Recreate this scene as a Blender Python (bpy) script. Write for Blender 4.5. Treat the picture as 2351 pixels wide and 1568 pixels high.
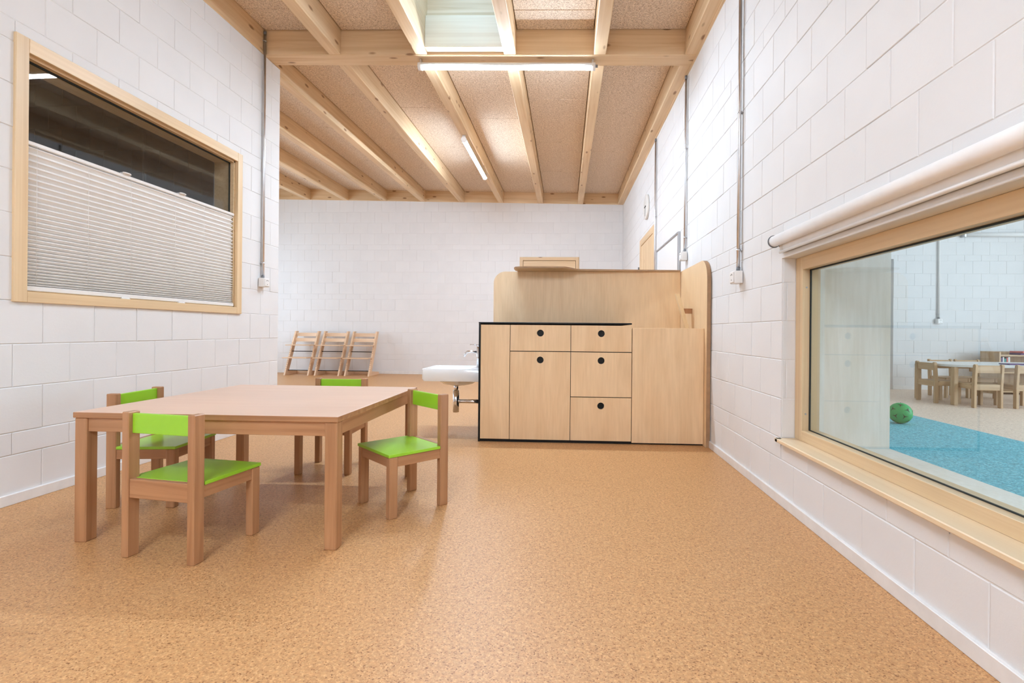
import bpy, bmesh, math, random
from mathutils import Vector, Matrix

random.seed(7)
scn = bpy.context.scene
COL = scn.collection
for o in list(bpy.data.objects):
    bpy.data.objects.remove(o)

# ------------------------------------------------------------------ camera
EYE = 0.83
cam_d = bpy.data.cameras.new('camera')
cam_d.sensor_fit = 'HORIZONTAL'
cam_d.sensor_width = 36.0
cam_d.lens = 1122.0 * 36.0 / 2351.0
cam_d.shift_x = (1175.5 - 1240.0) / 2351.0
cam_d.shift_y = (761.0 - 784.0) / 2351.0
cam_d.clip_start = 0.05
cam = bpy.data.objects.new('camera', cam_d)
COL.objects.link(cam)
_yaw, _roll = 0.0505, 0.009
R0 = Vector((math.cos(_yaw), math.sin(_yaw), 0))
F0 = Vector((-math.sin(_yaw), math.cos(_yaw), 0))
U0 = Vector((0, 0, 1))
RC = R0 * math.cos(_roll) + U0 * math.sin(_roll)
UC = U0 * math.cos(_roll) - R0 * math.sin(_roll)
cam.matrix_world = Matrix(((RC.x, UC.x, -F0.x, 0), (RC.y, UC.y, -F0.y, 0), (RC.z, UC.z, -F0.z, EYE), (0, 0, 0, 1)))
scn.camera = cam

# ------------------------------------------------------------------ world, daylight, exposure
scn.view_settings.view_transform = 'Standard'
scn.view_settings.look = 'None'
scn.view_settings.gamma = 1.0
scn.view_settings.use_curve_mapping = False
scn.view_settings.exposure = 0.30
scn.cycles.max_bounces = 6
scn.cycles.diffuse_bounces = 5
scn.cycles.use_adaptive_sampling = True
scn.cycles.adaptive_threshold = 0.1
scn.cycles.glossy_bounces = 3
scn.cycles.transmission_bounces = 3
scn.cycles.transparent_max_bounces = 8
scn.cycles.caustics_reflective = False
scn.cycles.caustics_refractive = False
world = bpy.data.worlds.new('world')
scn.world = world
world.use_nodes = True
world.node_tree.nodes['Background'].inputs[0].default_value = (0.62, 0.80, 1.0, 1)
world.node_tree.nodes['Background'].inputs[1].default_value = 1.0


def area_light(name, loc, rot, sx, sy, power, col):
    d = bpy.data.lights.new(name, 'AREA')
    d.shape = 'RECTANGLE'
    d.size, d.size_y = sx, sy
    d.energy = power
    d.color = col
    o = bpy.data.objects.new(name, d)
    COL.objects.link(o)
    o.location = loc
    o.rotation_euler = rot
    return o


# daylight entering through the windows and rooflights of the building
area_light('daylight_window_back', (-6.35, 6.9, 1.45), (0, math.radians(-90), 0), 2.2, 3.0, 60, (0.74, 0.90, 1.06))
area_light('daylight_rooflight', (-0.848, 2.9, 3.82), (0, 0, 0), 0.55, 1.6, 15, (0.22, 0.62, 1.2))
area_light('daylight_side_room', (8.6, 2.4, 1.7), (0, math.radians(90), 0), 2.6, 5.0, 255, (0.70, 0.90, 1.1))
TUBE_W = 186.0

# ------------------------------------------------------------------ node helpers


def lin(r, g, b):
    def f(c):
        c /= 255.0
        return c / 12.92 if c <= 0.04045 else ((c + 0.055) / 1.055) ** 2.4
    return (f(r), f(g), f(b), 1)


def new_mat(name):
    m = bpy.data.materials.new(name)
    m.use_nodes = True
    nt = m.node_tree
    return m, nt, nt.nodes['Principled BSDF']


def nd(nt, t, **kw):
    n = nt.nodes.new(t)
    for k, v in kw.items():
        setattr(n, k, v)
    return n


def ramp(nt, stops, mode='LINEAR'):
    n = nt.nodes.new('ShaderNodeValToRGB')
    n.color_ramp.interpolation = mode
    e = n.color_ramp.elements
    while len(e) < len(stops):
        e.new(0.5)
    for i, (p, c) in enumerate(stops):
        e[i].position = p
        e[i].color = c
    return n


def coords(nt, scale=(1, 1, 1), rnd=True):
    tc = nd(nt, 'ShaderNodeTexCoord')
    if rnd:
        oi = nd(nt, 'ShaderNodeObjectInfo')
        mul = nd(nt, 'ShaderNodeMath', operation='MULTIPLY')
        mul.inputs[1].default_value = 37.0
        nt.links.new(oi.outputs['Random'], mul.inputs[0])
        add = nd(nt, 'ShaderNodeVectorMath', operation='ADD')
        nt.links.new(tc.outputs['Object'], add.inputs[0])
        nt.links.new(mul.outputs[0], add.inputs[1])
        src = add.outputs[0]
    else:
        src = tc.outputs['Object']
    mp = nd(nt, 'ShaderNodeMapping')
    mp.inputs['Scale'].default_value = scale
    nt.links.new(src, mp.inputs['Vector'])
    return mp.outputs['Vector'], src


def noise(nt, vec, scale, detail=3, rough=0.5, dist=0.0):
    n = nd(nt, 'ShaderNodeTexNoise')
    n.inputs['Scale'].default_value = scale
    n.inputs['Detail'].default_value = detail
    n.inputs['Roughness'].default_value = rough
    n.inputs['Distortion'].default_value = dist
    nt.links.new(vec, n.inputs['Vector'])
    return n


def mix(nt, fac, a, b, mode='MIX'):
    n = nd(nt, 'ShaderNodeMix', data_type='RGBA', blend_type=mode)
    for sock, v in ((n.inputs[0], fac), (n.inputs[6], a), (n.inputs[7], b)):
        if isinstance(v, (int, float)):
            sock.default_value = v
        elif isinstance(v, tuple):
            sock.default_value = v
        else:
            nt.links.new(v, sock)
    return n.outputs[2]


def bump(nt, bsdf, height, strength, dist):
    b = nd(nt, 'ShaderNodeBump')
    b.inputs['Strength'].default_value = strength
    b.inputs['Distance'].default_value = dist
    nt.links.new(height, b.inputs['Height'])
    nt.links.new(b.outputs[0], bsdf.inputs['Normal'])


def plain(name, col, rough=0.5, metal=0.0, spec=0.5, noise_amt=0.04):
    m, nt, b = new_mat(name)
    v, _ = coords(nt, (1, 1, 1))
    n = noise(nt, v, 18, 3)
    d = tuple(max(0, c * (1 - noise_amt * 2)) for c in col[:3]) + (1,)
    r = ramp(nt, [(0.3, d), (0.7, col)])
    nt.links.new(n.outputs[0], r.inputs[0])
    nt.links.new(r.outputs[0], b.inputs['Base Color'])
    b.inputs['Roughness'].default_value = rough
    b.inputs['Metallic'].default_value = metal
    b.inputs['Specular IOR Level'].default_value = spec
    return m


WOODS = {}


def wood(kind, axis):
    key = (kind, axis)
    if key in WOODS:
        return WOODS[key]
    P = {
        # light, dark, along, across, knot colour or None, rough
        'spruce': (lin(234, 206, 168), lin(212, 176, 132), 0.55, 16, lin(130, 84, 48), 0.5),
        'spruce_pale': (lin(240, 218, 184), lin(228, 200, 162), 0.35, 22, None, 0.42),
        'fir_frame': (lin(232, 205, 165), lin(216, 184, 142), 0.35, 30, None, 0.4),
        'rail': (lin(250, 222, 178), lin(244, 212, 164), 0.4, 24, None, 0.45),  # handrail tone brightened to paint in the light falling on it
        'beech': (lin(188, 140, 100), lin(152, 104, 68), 0.7, 18, None, 0.38),
        'beech_light': (lin(236, 204, 172), lin(220, 184, 148), 0.8, 18, None, 0.4),
        'side_room': (lin(206, 176, 140), lin(180, 146, 110), 0.8, 18, None, 0.45),
        'laminate': (lin(230, 194, 168), lin(220, 180, 152), 0.6, 40, None, 0.33),
    }[kind]
    m, nt, b = new_mat('wood_%s_%s' % (kind, axis.lower()))
    a, c = P[2], P[3]
    sc = {'X': (a, c, c), 'Y': (c, a, c), 'Z': (c, c, a)}[axis]
    v, src = coords(nt, sc)
    n = noise(nt, v, 1.6, 5, 0.55, 0.7)
    r = ramp(nt, [(0.28, P[1]), (0.5, tuple((p * .6 + q * .4) for p, q in zip(P[0], P[1]))), (0.72, P[0])])
    nt.links.new(n.outputs[0], r.inputs[0])
    out = r.outputs[0]
    mp2 = nd(nt, 'ShaderNodeMapping')
    mp2.inputs['Scale'].default_value = (0.9, 0.9, 0.9)
    nt.links.new(src, mp2.inputs['Vector'])
    n2 = noise(nt, mp2.outputs[0], 1.3, 2)
    r2 = ramp(nt, [(0.3, (0.9, 0.9, 0.9, 1)), (0.7, (1.06, 1.05, 1.04, 1))])
    nt.links.new(n2.outputs[0], r2.inputs[0])
    out = mix(nt, 1.0, out, r2.outputs[0], 'MULTIPLY')
    if P[4]:
        mp = nd(nt, 'ShaderNodeMapping')
        mp.inputs['Scale'].default_value = {'X': (3.2, 9, 9), 'Y': (9, 3.2, 9), 'Z': (9, 9, 3.2)}[axis]
        nt.links.new(src, mp.inputs['Vector'])
        vo = nd(nt, 'ShaderNodeTexVoronoi')
        vo.inputs['Scale'].default_value = 1.0
        nt.links.new(mp.outputs[0], vo.inputs['Vector'])
        kr = ramp(nt, [(0.08, (1, 1, 1, 1)), (0.15, (0, 0, 0, 1))])
        nt.links.new(vo.outputs['Distance'], kr.inputs[0])
        ks = nd(nt, 'ShaderNodeMath', operation='MULTIPLY')
        ks.inputs[1].default_value = 0.8
        nt.links.new(kr.outputs[0], ks.inputs[0])
        out = mix(nt, ks.outputs[0], out, P[4])
    nt.links.new(out, b.inputs['Base Color'])
    b.inputs['Roughness'].default_value = P[5]
    b.inputs['Specular IOR Level'].default_value = 0.4
    bump(nt, b, n.outputs[0], 0.08, 0.002)
    WOODS[key] = m
    return m


def plywood(name, light, dark, axis='Z', rough=0.42):
    m, nt, b = new_mat(name)
    sc = {'Z': (5.0, 5.0, 1.1), 'X': (1.1, 5.0, 5.0)}[axis]
    v, src = coords(nt, sc)
    n = noise(nt, v, 1.2, 3, 0.5, 1.4)
    r = ramp(nt, [(0.2, dark), (0.6, light), (0.85, tuple(min(1, c * 1.04) for c in light[:3]) + (1,))])
    nt.links.new(n.outputs[0], r.inputs[0])
    v2, _ = coords(nt, {'Z': (70, 70, 5), 'X': (5, 70, 70)}[axis])
    n2 = noise(nt, v2, 1.0, 2)
    r2 = ramp(nt, [(0.3, (0.95, 0.94, 0.92, 1)), (0.7, (1.02, 1.02, 1.02, 1))])
    nt.links.new(n2.outputs[0], r2.inputs[0])
    out = mix(nt, 1.0, r.outputs[0], r2.outputs[0], 'MULTIPLY')
    nt.links.new(out, b.inputs['Base Color'])
    b.inputs['Roughness'].default_value = rough
    b.inputs['Specular IOR Level'].default_value = 0.35
    return m


def paint_block(name, col):
    m, nt, b = new_mat(name)
    v, _ = coords(nt, (1, 1, 1))
    n = noise(nt, v, 3.0, 4)
    d = tuple(c * 0.965 for c in col[:3]) + (1,)
    r = ramp(nt, [(0.35, d), (0.65, col)])
    nt.links.new(n.outputs[0], r.inputs[0])
    nt.links.new(r.outputs[0], b.inputs['Base Color'])
    b.inputs['Roughness'].default_value = 0.62
    b.inputs['Specular IOR Level'].default_value = 0.3
    n2 = noise(nt, v, 90.0, 4, 0.6)
    bump(nt, b, n2.outputs[0], 0.25, 0.0015)
    return m


def speckle(name, stops, scale, rough, bump_s=0.0, big=None):
    m, nt, b = new_mat(name)
    v, _ = coords(nt, (1, 1, 1), rnd=False)
    n0 = noise(nt, v, scale * 0.6, 2)
    dv = nd(nt, 'ShaderNodeVectorMath', operation='MULTIPLY_ADD')
    nt.links.new(n0.outputs['Color'], dv.inputs[0])
    dv.inputs[1].default_value = (0.9 / scale,) * 3
    nt.links.new(v, dv.inputs[2])
    vo = nd(nt, 'ShaderNodeTexVoronoi')
    vo.inputs['Scale'].default_value = scale
    nt.links.new(dv.outputs[0], vo.inputs['Vector'])
    sp = nd(nt, 'ShaderNodeSeparateColor')
    nt.links.new(vo.outputs['Color'], sp.inputs[0])
    r = ramp(nt, stops)
    nt.links.new(sp.outputs[0], r.inputs[0])
    n2 = noise(nt, v, scale * 0.28, 3)
    r2 = ramp(nt, [(0.35, (0.86, 0.85, 0.84, 1)), (0.65, (1.08, 1.08, 1.08, 1))])
    nt.links.new(n2.outputs[0], r2.inputs[0])
    out = mix(nt, 1.0, r.outputs[0], r2.outputs[0], 'MULTIPLY')
    nt.links.new(out, b.inputs['Base Color'])
    b.inputs['Roughness'].default_value = rough
    b.inputs['Specular IOR Level'].default_value = 0.4
    if bump_s:
        bump(nt, b, sp.outputs[0], bump_s, 0.002)
    return m


def glass_mat(name, tint):
    m, nt, b = new_mat(name)
    nt.nodes.remove(b)
    out = nt.nodes['Material Output']
    tr = nd(nt, 'ShaderNodeBsdfTransparent')
    tr.inputs[0].default_value = tint
    gl = nd(nt, 'ShaderNodeBsdfGlossy')
    gl.inputs['Roughness'].default_value = 0.0
    fr = nd(nt, 'ShaderNodeFresnel')
    ge = nd(nt, 'ShaderNodeNewGeometry')
    ior = nd(nt, 'ShaderNodeMapRange')
    ior.inputs[3].default_value = 1.5          # entering the pane
    ior.inputs[4].default_value = 1 / 1.5      # leaving it
    nt.links.new(ge.outputs['Backfacing'], ior.inputs[0])
    nt.links.new(ior.outputs[0], fr.inputs[0])
    ms = nd(nt, 'ShaderNodeMixShader')
    nt.links.new(fr.outputs[0], ms.inputs[0])
    nt.links.new(tr.outputs[0], ms.inputs[1])
    nt.links.new(gl.outputs[0], ms.inputs[2])
    nt.links.new(ms.outputs[0], out.inputs[0])
    return m


def emit_mat(name, col, s):
    m, nt, b = new_mat(name)
    b.inputs['Base Color'].default_value = (0.9, 0.9, 0.9, 1)
    b.inputs['Emission Color'].default_value = col
    b.inputs['Emission Strength'].default_value = s
    return m


M = {}
M['block'] = paint_block('painted_block', lin(230, 228, 227))
M['block_dim'] = paint_block('painted_block_joint', lin(228, 225, 223))
M['skirting'] = plain('white_skirting', lin(236, 233, 230), 0.45)
M['cork'] = speckle('cork_linoleum', [(0.0, lin(140, 92, 52)), (0.05, lin(168, 117, 72)), (0.14, lin(198, 146, 96)), (0.75, lin(206, 156, 104)), (1.0, lin(220, 174, 122))], 300, 0.42)
M['greige'] = speckle('beige_linoleum', [(0.0, lin(206, 182, 162)), (0.2, lin(242, 216, 196)), (1.0, lin(250, 230, 212))], 160, 0.45)
M['blue'] = speckle('blue_linoleum', [(0.0, lin(76, 150, 170)), (0.3, lin(100, 186, 204)), (0.8, lin(120, 208, 222)), (1.0, lin(158, 224, 232))], 120, 0.6)
M['woodwool'] = speckle('wood_wool_board', [(0.0, lin(172, 146, 122)), (0.12, lin(206, 182, 158)), (0.5, lin(232, 212, 190)), (1.0, lin(240, 224, 206))], 210, 0.9, 0.6)
M['birch'] = plywood('birch_plywood', lin(240, 208, 166), lin(230, 194, 150))
M['birch_h'] = plywood('birch_plywood_across', lin(240, 208, 166), lin(230, 194, 150), 'X')
M['ply_edge'] = plain('plywood_edge', lin(178, 138, 100), 0.6, noise_amt=0.12)
M['ply_white'] = plywood('whitewashed_plywood', lin(244, 240, 234), lin(232, 226, 214))
M['black'] = plain('black_laminate', lin(10, 10, 10), 0.45, spec=0.3)
M['green'] = plain('green_lacquer', lin(150, 204, 46), 0.3, noise_amt=0.02)
M['ceramic'] = plain('white_ceramic', lin(244, 242, 238), 0.08, noise_amt=0.0)
M['chrome'] = plain('chrome', lin(225, 225, 228), 0.06, 1.0, noise_amt=0.0)
M['steel'] = plain('galvanised_steel', lin(226, 226, 228), 0.32, 1.0, noise_amt=0.05)
M['alu'] = plain('aluminium', lin(190, 190, 192), 0.35, 1.0, noise_amt=0.03)
M['greyplastic'] = plain('grey_plastic', lin(120, 120, 122), 0.5)
M['plastic'] = plain('white_plastic', lin(236, 232, 228), 0.35, noise_amt=0.01)
M['dark'] = plain('dark_gap', lin(40, 34, 30), 0.8)
M['fabric'] = plain('blind_fabric', lin(242, 238, 234), 0.9, noise_amt=0.02)
M['roller'] = plain('roller_fabric', lin(246, 243, 241), 0.8, noise_amt=0.02)
M['board'] = plain('whiteboard_enamel', lin(238, 240, 242), 0.15, noise_amt=0.0)
M['clockface'] = plain('clock_face', lin(226, 222, 216), 0.4, noise_amt=0.01)
M['rubber_green'] = plain('green_rubber', lin(30, 172, 96), 0.5, noise_amt=0.03)
M['rubber_black'] = plain('black_rubber', lin(30, 36, 34), 0.6)
M['glass'] = glass_mat('window_glass', (0.96, 0.98, 0.97, 1))
M['glass_dark'] = glass_mat('window_glass_grey', (0.92, 0.94, 0.95, 1))
M['tube'] = emit_mat('lit_tube', (0.84, 1.03, 1.24, 1), TUBE_W)
M['tabletop_white'] = plain('white_table_laminate', lin(232, 230, 226), 0.3)
M['paper'] = plain('paper', lin(226, 226, 224), 0.7)
M['red'] = plain('red_cover', lin(214, 110, 100), 0.6)
M['purple'] = plain('purple_cover', lin(92, 60, 110), 0.6)
M['teal'] = plain('teal_cover', lin(70, 140, 130), 0.6)

# ------------------------------------------------------------------ mesh helpers


class MB:
    """collects shapes; build() links them as one mesh object"""

    def __init__(self):
        self.bm = bmesh.new()

    def box(self, x0, x1, y0, y1, z0, z1, bev=0.0, seg=1, mi=0):
        bm = self.bm if not bev else bmesh.new()
        vs = [bm.verts.new((x, y, z)) for z in (z0, z1) for y in (y0, y1) for x in (x0, x1)]
        fs = []
        for f in ((0, 2, 3, 1), (4, 5, 7, 6), (0, 1, 5, 4), (2, 6, 7, 3), (0, 4, 6, 2), (1, 3, 7, 5)):
            fs.append(bm.faces.new([vs[i] for i in f]))
        for f in fs:
            f.material_index = mi
        if bev:
            bmesh.ops.bevel(bm, geom=list(bm.edges), offset=bev, segments=seg, affect='EDGES', profile=0.5)
            self.merge(bm)
        return self

    def merge(self, other):
        me = bpy.data.meshes.new('tmp')
        other.to_mesh(me)
        other.free()
        self.bm.from_mesh(me)
        bpy.data.meshes.remove(me)

    def tube(self, pts, r, seg=16, cap=True, mi=0):
        bm = self.bm
        pts = [Vector(p) for p in pts]
        n = len(pts)
        rad = r if isinstance(r, (list, tuple)) else [r] * n
        rings = []
        up = None
        for i, p in enumerate(pts):
            d = (pts[min(i + 1, n - 1)] - pts[max(i - 1, 0)]).normalized()
            if up is None:
                up = Vector((0, 0, 1)) if abs(d.z) < 0.9 else Vector((1, 0, 0))
            s = d.cross(up).normalized()
            up = s.cross(d).normalized()
            rings.append([bm.verts.new(p + (s * math.cos(a) + up * math.sin(a)) * rad[i]) for a in [2 * math.pi * k / seg for k in range(seg)]])
        for i in range(n - 1):
            for k in range(seg):
                f = bm.faces.new((rings[i][k], rings[i][(k + 1) % seg], rings[i + 1][(k + 1) % seg], rings[i + 1][k]))
                f.smooth = True
                f.material_index = mi
        if cap:
            bm.faces.new(rings[0][::-1]).material_index = mi
            bm.faces.new(rings[-1]).material_index = mi
        return self

    def prism(self, poly, origin, ua, va, na, depth, bev=0.0, seg=2, smooth=False):
        """polygon poly (u,v) extruded by depth along na"""
        bm = bmesh.new()
        O, ua, va, na = map(Vector, (origin, ua, va, na))
        a = [bm.verts.new(O + ua * u + va * v) for u, v in poly]
        b = [bm.verts.new(O + ua * u + va * v + na * depth) for u, v in poly]
        bm.faces.new(a[::-1])
        bm.faces.new(b)
        n = len(a)
        for i in range(n):
            bm.faces.new((a[i], a[(i + 1) % n], b[(i + 1) % n], b[i]))
        bmesh.ops.recalc_face_normals(bm, faces=bm.faces)
        if bev:
            bmesh.ops.bevel(bm, geom=[e for e in bm.edges if e.calc_face_angle(0) > 0.6], offset=bev, segments=seg, affect='EDGES')
        self.merge(bm)
        return self

    def lathe(self, prof, seg=32, loc=(0, 0, 0)):
        bm = self.bm
        L = Vector(loc)
        rings = []
        for r, z in prof:
            rings.append([bm.verts.new(L + Vector((r * math.cos(2 * math.pi * k / seg), r * math.sin(2 * math.pi * k / seg), z))) for k in range(seg)])
        for i in range(len(rings) - 1):
            for k in range(seg):
                f = bm.faces.new((rings[i][k], rings[i][(k + 1) % seg], rings[i + 1][(k + 1) % seg], rings[i + 1][k]))
                f.smooth = True
        return self

    def grid(self, rows):
        """rows of points -> quad sheet"""
        bm = self.bm
        R = [[bm.verts.new(p) for p in r] for r in rows]
        for i in range(len(R) - 1):
            for k in range(len(R[i]) - 1):
                bm.faces.new((R[i][k], R[i][k + 1], R[i + 1][k + 1], R[i + 1][k]))
        return self

    def mesh(self, name, mats, recalc=True):
        me = bpy.data.meshes.new(name)
        if recalc:
            bmesh.ops.recalc_face_normals(self.bm, faces=self.bm.faces)
        self.bm.to_mesh(me)
        self.bm.free()
        for m in (mats if isinstance(mats, (list, tuple)) else [mats]):
            me.materials.append(m)
        return me

    def build(self, name, mats, parent=None, loc=(0, 0, 0), rot=None):
        return place(name, self.mesh(name, mats), parent, loc, rot)


def place(name, me, parent=None, loc=(0, 0, 0), rot=None):
    o = bpy.data.objects.new(name, me)
    COL.objects.link(o)
    o.parent = parent
    o.location = loc
    if rot:
        o.rotation_euler = rot
    return o


def tag(o, label=None, cat=None, group=None, kind=None):
    if label:
        o['label'] = label
    if cat:
        o['category'] = cat
    if group:
        o['group'] = group
    if kind:
        o['kind'] = kind
    return o


def thing(name, label, cat, loc=(0, 0, 0), rz=0.0, group=None):
    o = bpy.data.objects.new(name, None)
    o.empty_display_size = 0.1
    COL.objects.link(o)
    o.location = loc
    o.rotation_euler = (0, 0, rz)
    return tag(o, label, cat, group)


def struct(name, label=None, loc=(0, 0, 0)):
    o = bpy.data.objects.new(name, None)
    COL.objects.link(o)
    o.location = loc
    return tag(o, label, None, None, 'structure')


def copy_tree(o, parent=None):
    c = o.copy()
    COL.objects.link(c)
    c.parent = parent
    for ch in list(o.children):
        copy_tree(ch, c)
    return c


# ------------------------------------------------------------------ masonry
BLOCKS = {}


def block_mesh(w, h, mat):
    key = (round(w, 3), round(h, 3), mat.name)
    if key in BLOCKS:
        return BLOCKS[key]
    b, t = 0.0025, 0.02
    bm = bmesh.new()

    def ring(iw, ih, z):
        return [bm.verts.new((sx * iw / 2, sy * ih / 2, z)) for sx, sy in ((-1, -1), (1, -1), (1, 1), (-1, 1))]
    a = ring(w - 2 * b, h - 2 * b, 0.0)
    c = ring(w, h, -b * 0.8)
    d = ring(w, h, -t)
    bm.faces.new(a)
    for p, q in ((a, c), (c, d)):
        for i in range(4):
            bm.faces.new((q[i], q[(i + 1) % 4], p[(i + 1) % 4], p[i]))
    me = bpy.data.meshes.new('block')
    bm.to_mesh(me)
    bm.free()
    me.materials.append(mat)
    BLOCKS[key] = me
    return me


def minus(rects, hole):
    out = []
    h0, h1, k0, k1 = hole
    for (a, b, c, d) in rects:
        if b <= h0 or a >= h1 or d <= k0 or c >= k1:
            out.append((a, b, c, d))
            continue
        if a < h0:
            out.append((a, h0, c, d))
        if b > h1:
            out.append((h1, b, c, d))
        m0, m1 = max(a, h0), min(b, h1)
        if c < k0:
            out.append((m0, m1, c, k0))
        if d > k1:
            out.append((m0, m1, k1, d))
    return out


def masonry(wall, origin, ua, na, u0, u1, zs, module, phase, holes=(), limit=300, view=None, mat=None, joint=0.003):
    """blocks on a wall face: ua runs along the wall, na points into the room"""
    mat = mat or M['block']
    O, ua, na = Vector(origin), Vector(ua), Vector(na)
    up = Vector((0, 0, 1))
    if ua.cross(up).dot(na) < 0:          # keep a right-handed frame
        ua_f, sgn = -ua, -1
    else:
        ua_f, sgn = ua, 1
    rot = Matrix(((ua_f.x, up.x, na.x), (ua_f.y, up.y, na.y), (ua_f.z, up.z, na.z))).to_euler()
    pieces = []
    for r in range(len(zs) - 1):
        off = phase + (module / 2 if r % 2 else 0.0)
        k = math.floor((u0 - off) / module)
        while off + k * module < u1:
            a, b = max(u0, off + k * module), min(u1, off + (k + 1) * module)
            k += 1
            if b - a < 0.015:
                continue
            rects = [(a, b, zs[r], zs[r + 1])]
            for h in holes:
                rects = minus(rects, h)
            pieces += [q for q in rects if q[1] - q[0] > 0.015 and q[3] - q[2] > 0.012]
    def score(q):
        c = O + ua * ((q[0] + q[1]) / 2) + up * ((q[2] + q[3]) / 2)
        vis = 1 if view is None or view((q[0] + q[1]) / 2, (q[2] + q[3]) / 2) else 0
        return (-vis, (c - Vector((0, 0, EYE))).length)
    pieces.sort(key=score)
    nvis = sum(1 for q in pieces if score(q)[0] == -1)
    n = min(limit, nvis)
    inv = wall.location.copy()
    for q in pieces[:n]:
        c = O + ua * ((q[0] + q[1]) / 2) + up * ((q[2] + q[3]) / 2) + na * random.uniform(-0.0012, 0.0012)
        place('block', block_mesh(q[1] - q[0] - joint, q[3] - q[2] - joint, mat), wall, c - inv, rot)
    if pieces[n:]:
        bm = bmesh.new()
        R4 = rot.to_matrix().to_4x4()
        for q in pieces[n:]:
            c = O + ua * ((q[0] + q[1]) / 2) + up * ((q[2] + q[3]) / 2) - inv
            me = block_mesh(q[1] - q[0] - joint, q[3] - q[2] - joint, mat)
            k0 = len(bm.verts)
            bm.from_mesh(me)
            bm.verts.ensure_lookup_table()
            T = Matrix.Translation(c) @ R4
            for v in bm.verts[k0:]:
                v.co = T @ v.co
        me = bpy.data.meshes.new('block_field')
        bm.to_mesh(me)
        bm.free()
        me.materials.append(mat)
        tag(place('block_field', me, wall), kind='stuff')


RX, LX, BY = 1.058, -2.575, 9.108      # faces of the right, left and back wall

# floors
fl = MB().box(-6.6, RX + 0.25, -2.6, BY + 0.15, -0.12, 0.0).build('floor', M['cork'])
tag(fl, 'cork-coloured speckled linoleum floor', kind='structure')
fl = MB().box(RX + 0.25, 8.9, -2.6, 9.2, -0.12, 0.0).build('floor_side_room', M['greige'])
tag(fl, 'beige linoleum floor of the room behind the window', kind='structure')

# right wall with the low window opening
W2 = (0.35, 2.444, 0.304, 1.2)         # y0 y1 z0 z1
zsR = [0, .217, .32, .512, .702, .892, 1.079, 1.266, 1.367, 1.567, 1.767, 1.967, 2.167, 2.367, 2.467, 2.667, 2.867, 3.067, 3.4]
wr = MB()
xf = RX + 0.003
wr.box(xf, RX + 0.19, -2.6, W2[0], 0, 3.6).box(xf, RX + 0.19, W2[1], BY + 0.1, 0, 3.6)
wr.box(xf, RX + 0.19, W2[0], W2[1], 0, W2[2] - 0.02).box(xf, RX + 0.19, W2[0], W2[1], W2[3], 3.6)
wr = tag(wr.build('wall_right', M['block_dim']), 'right wall of white painted blocks', kind='structure')
masonry(wr, (RX, 0, 0), (0, 1, 0), (-1, 0, 0), -2.6, BY, zsR, 0.26, 0.228, holes=(W2,), limit=290,
        view=lambda u, z: 0.9 < u < 9 and (u > 3.4 or z < 0.8 + (u) * 0.78))
# jamb blocks inside the reveal
masonry(wr, (0, W2[1] - 0.003, 0), (1, 0, 0), (0, -1, 0), RX + 0.004, RX + 0.066, [.322, .512, .702, .892, 1.079, 1.2], 0.26, 0.95, limit=8)

# left wall with the window to the dark room
W1 = (2.19, 3.705, 0.995, 2.14)
zsL = [0, .23, .335, .547, .749, .953, 1.155, 1.36, 1.56, 1.76, 1.96, 2.16, 2.262, 2.462, 2.662, 2.862, 3.02, 3.16]
LE = 4.27
wl = MB()
xb, xo = LX - 0.003, LX - 0.19
wl.box(xo, xb, -2.6, W1[0], 0, 3.16).box(xo, xb, W1[1], LE, 0, 3.16)
wl.box(xo, xb, W1[0], W1[1], 0, W1[2]).box(xo, xb, W1[0], W1[1], W1[3], 3.16)
wl = tag(wl.build('wall_left', M['block_dim']), 'left wall of white painted blocks', kind='structure')
masonry(wl, (LX, 0, 0), (0, 1, 0), (1, 0, 0), -2.6, LE, zsL, 0.265, 0.168, holes=(W1,), limit=290,
        view=lambda u, z: u > 1.95)
# return wall at the end of the left wall
wq = MB().box(-6.6, xo + 0.02, LE - 0.131, LE - 0.007, 0, 3.3)
wq = tag(wq.build('wall_left_return', M['block_dim']), 'block wall closing the dark room', kind='structure')
masonry(wq, (0, LE - 0.135, 0), (1, 0, 0), (0, -1, 0), -6.0, xo, [0, .4, .6, .8, 1.0, 1.2, 1.4, 1.6, 1.8, 2.0, 2.2, 2.4, 2.6, 2.8, 3.0, 3.3], 0.26, -4.62, limit=120,
        view=lambda u, z: -4.95 < u < -3.0 and 1.2 < z < 3.0)

# back wall
zsB = [0, .06, .27, .37, .58, .785, .99, 1.2, 1.41, 1.51, 1.72, 1.93, 2.14, 2.35, 2.45, 2.66, 2.865, 3.07, 3.4]
D2 = (-0.852, 0.254, 0.0, 2.217)
wb = MB().box(-6.6, D2[0], BY + 0.003, BY + 0.2, 0, 3.5).box(D2[1], RX + 0.2, BY + 0.003, BY + 0.2, 0, 3.5)
wb.box(D2[0], D2[1], BY + 0.003, BY + 0.2, D2[3], 3.5)
wb = tag(wb.build('wall_back', M['block_dim']), 'back wall of white painted blocks', kind='structure')
masonry(wb, (0, BY, 0), (1, 0, 0), (0, -1, 0), -6.4, RX, zsB, 0.2716, -4.979, holes=(D2,), limit=300,
        view=lambda u, z: u > -5.55 and z > 0.1 and not (-0.66 < u < 1.0 and z < 2.1))
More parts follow.
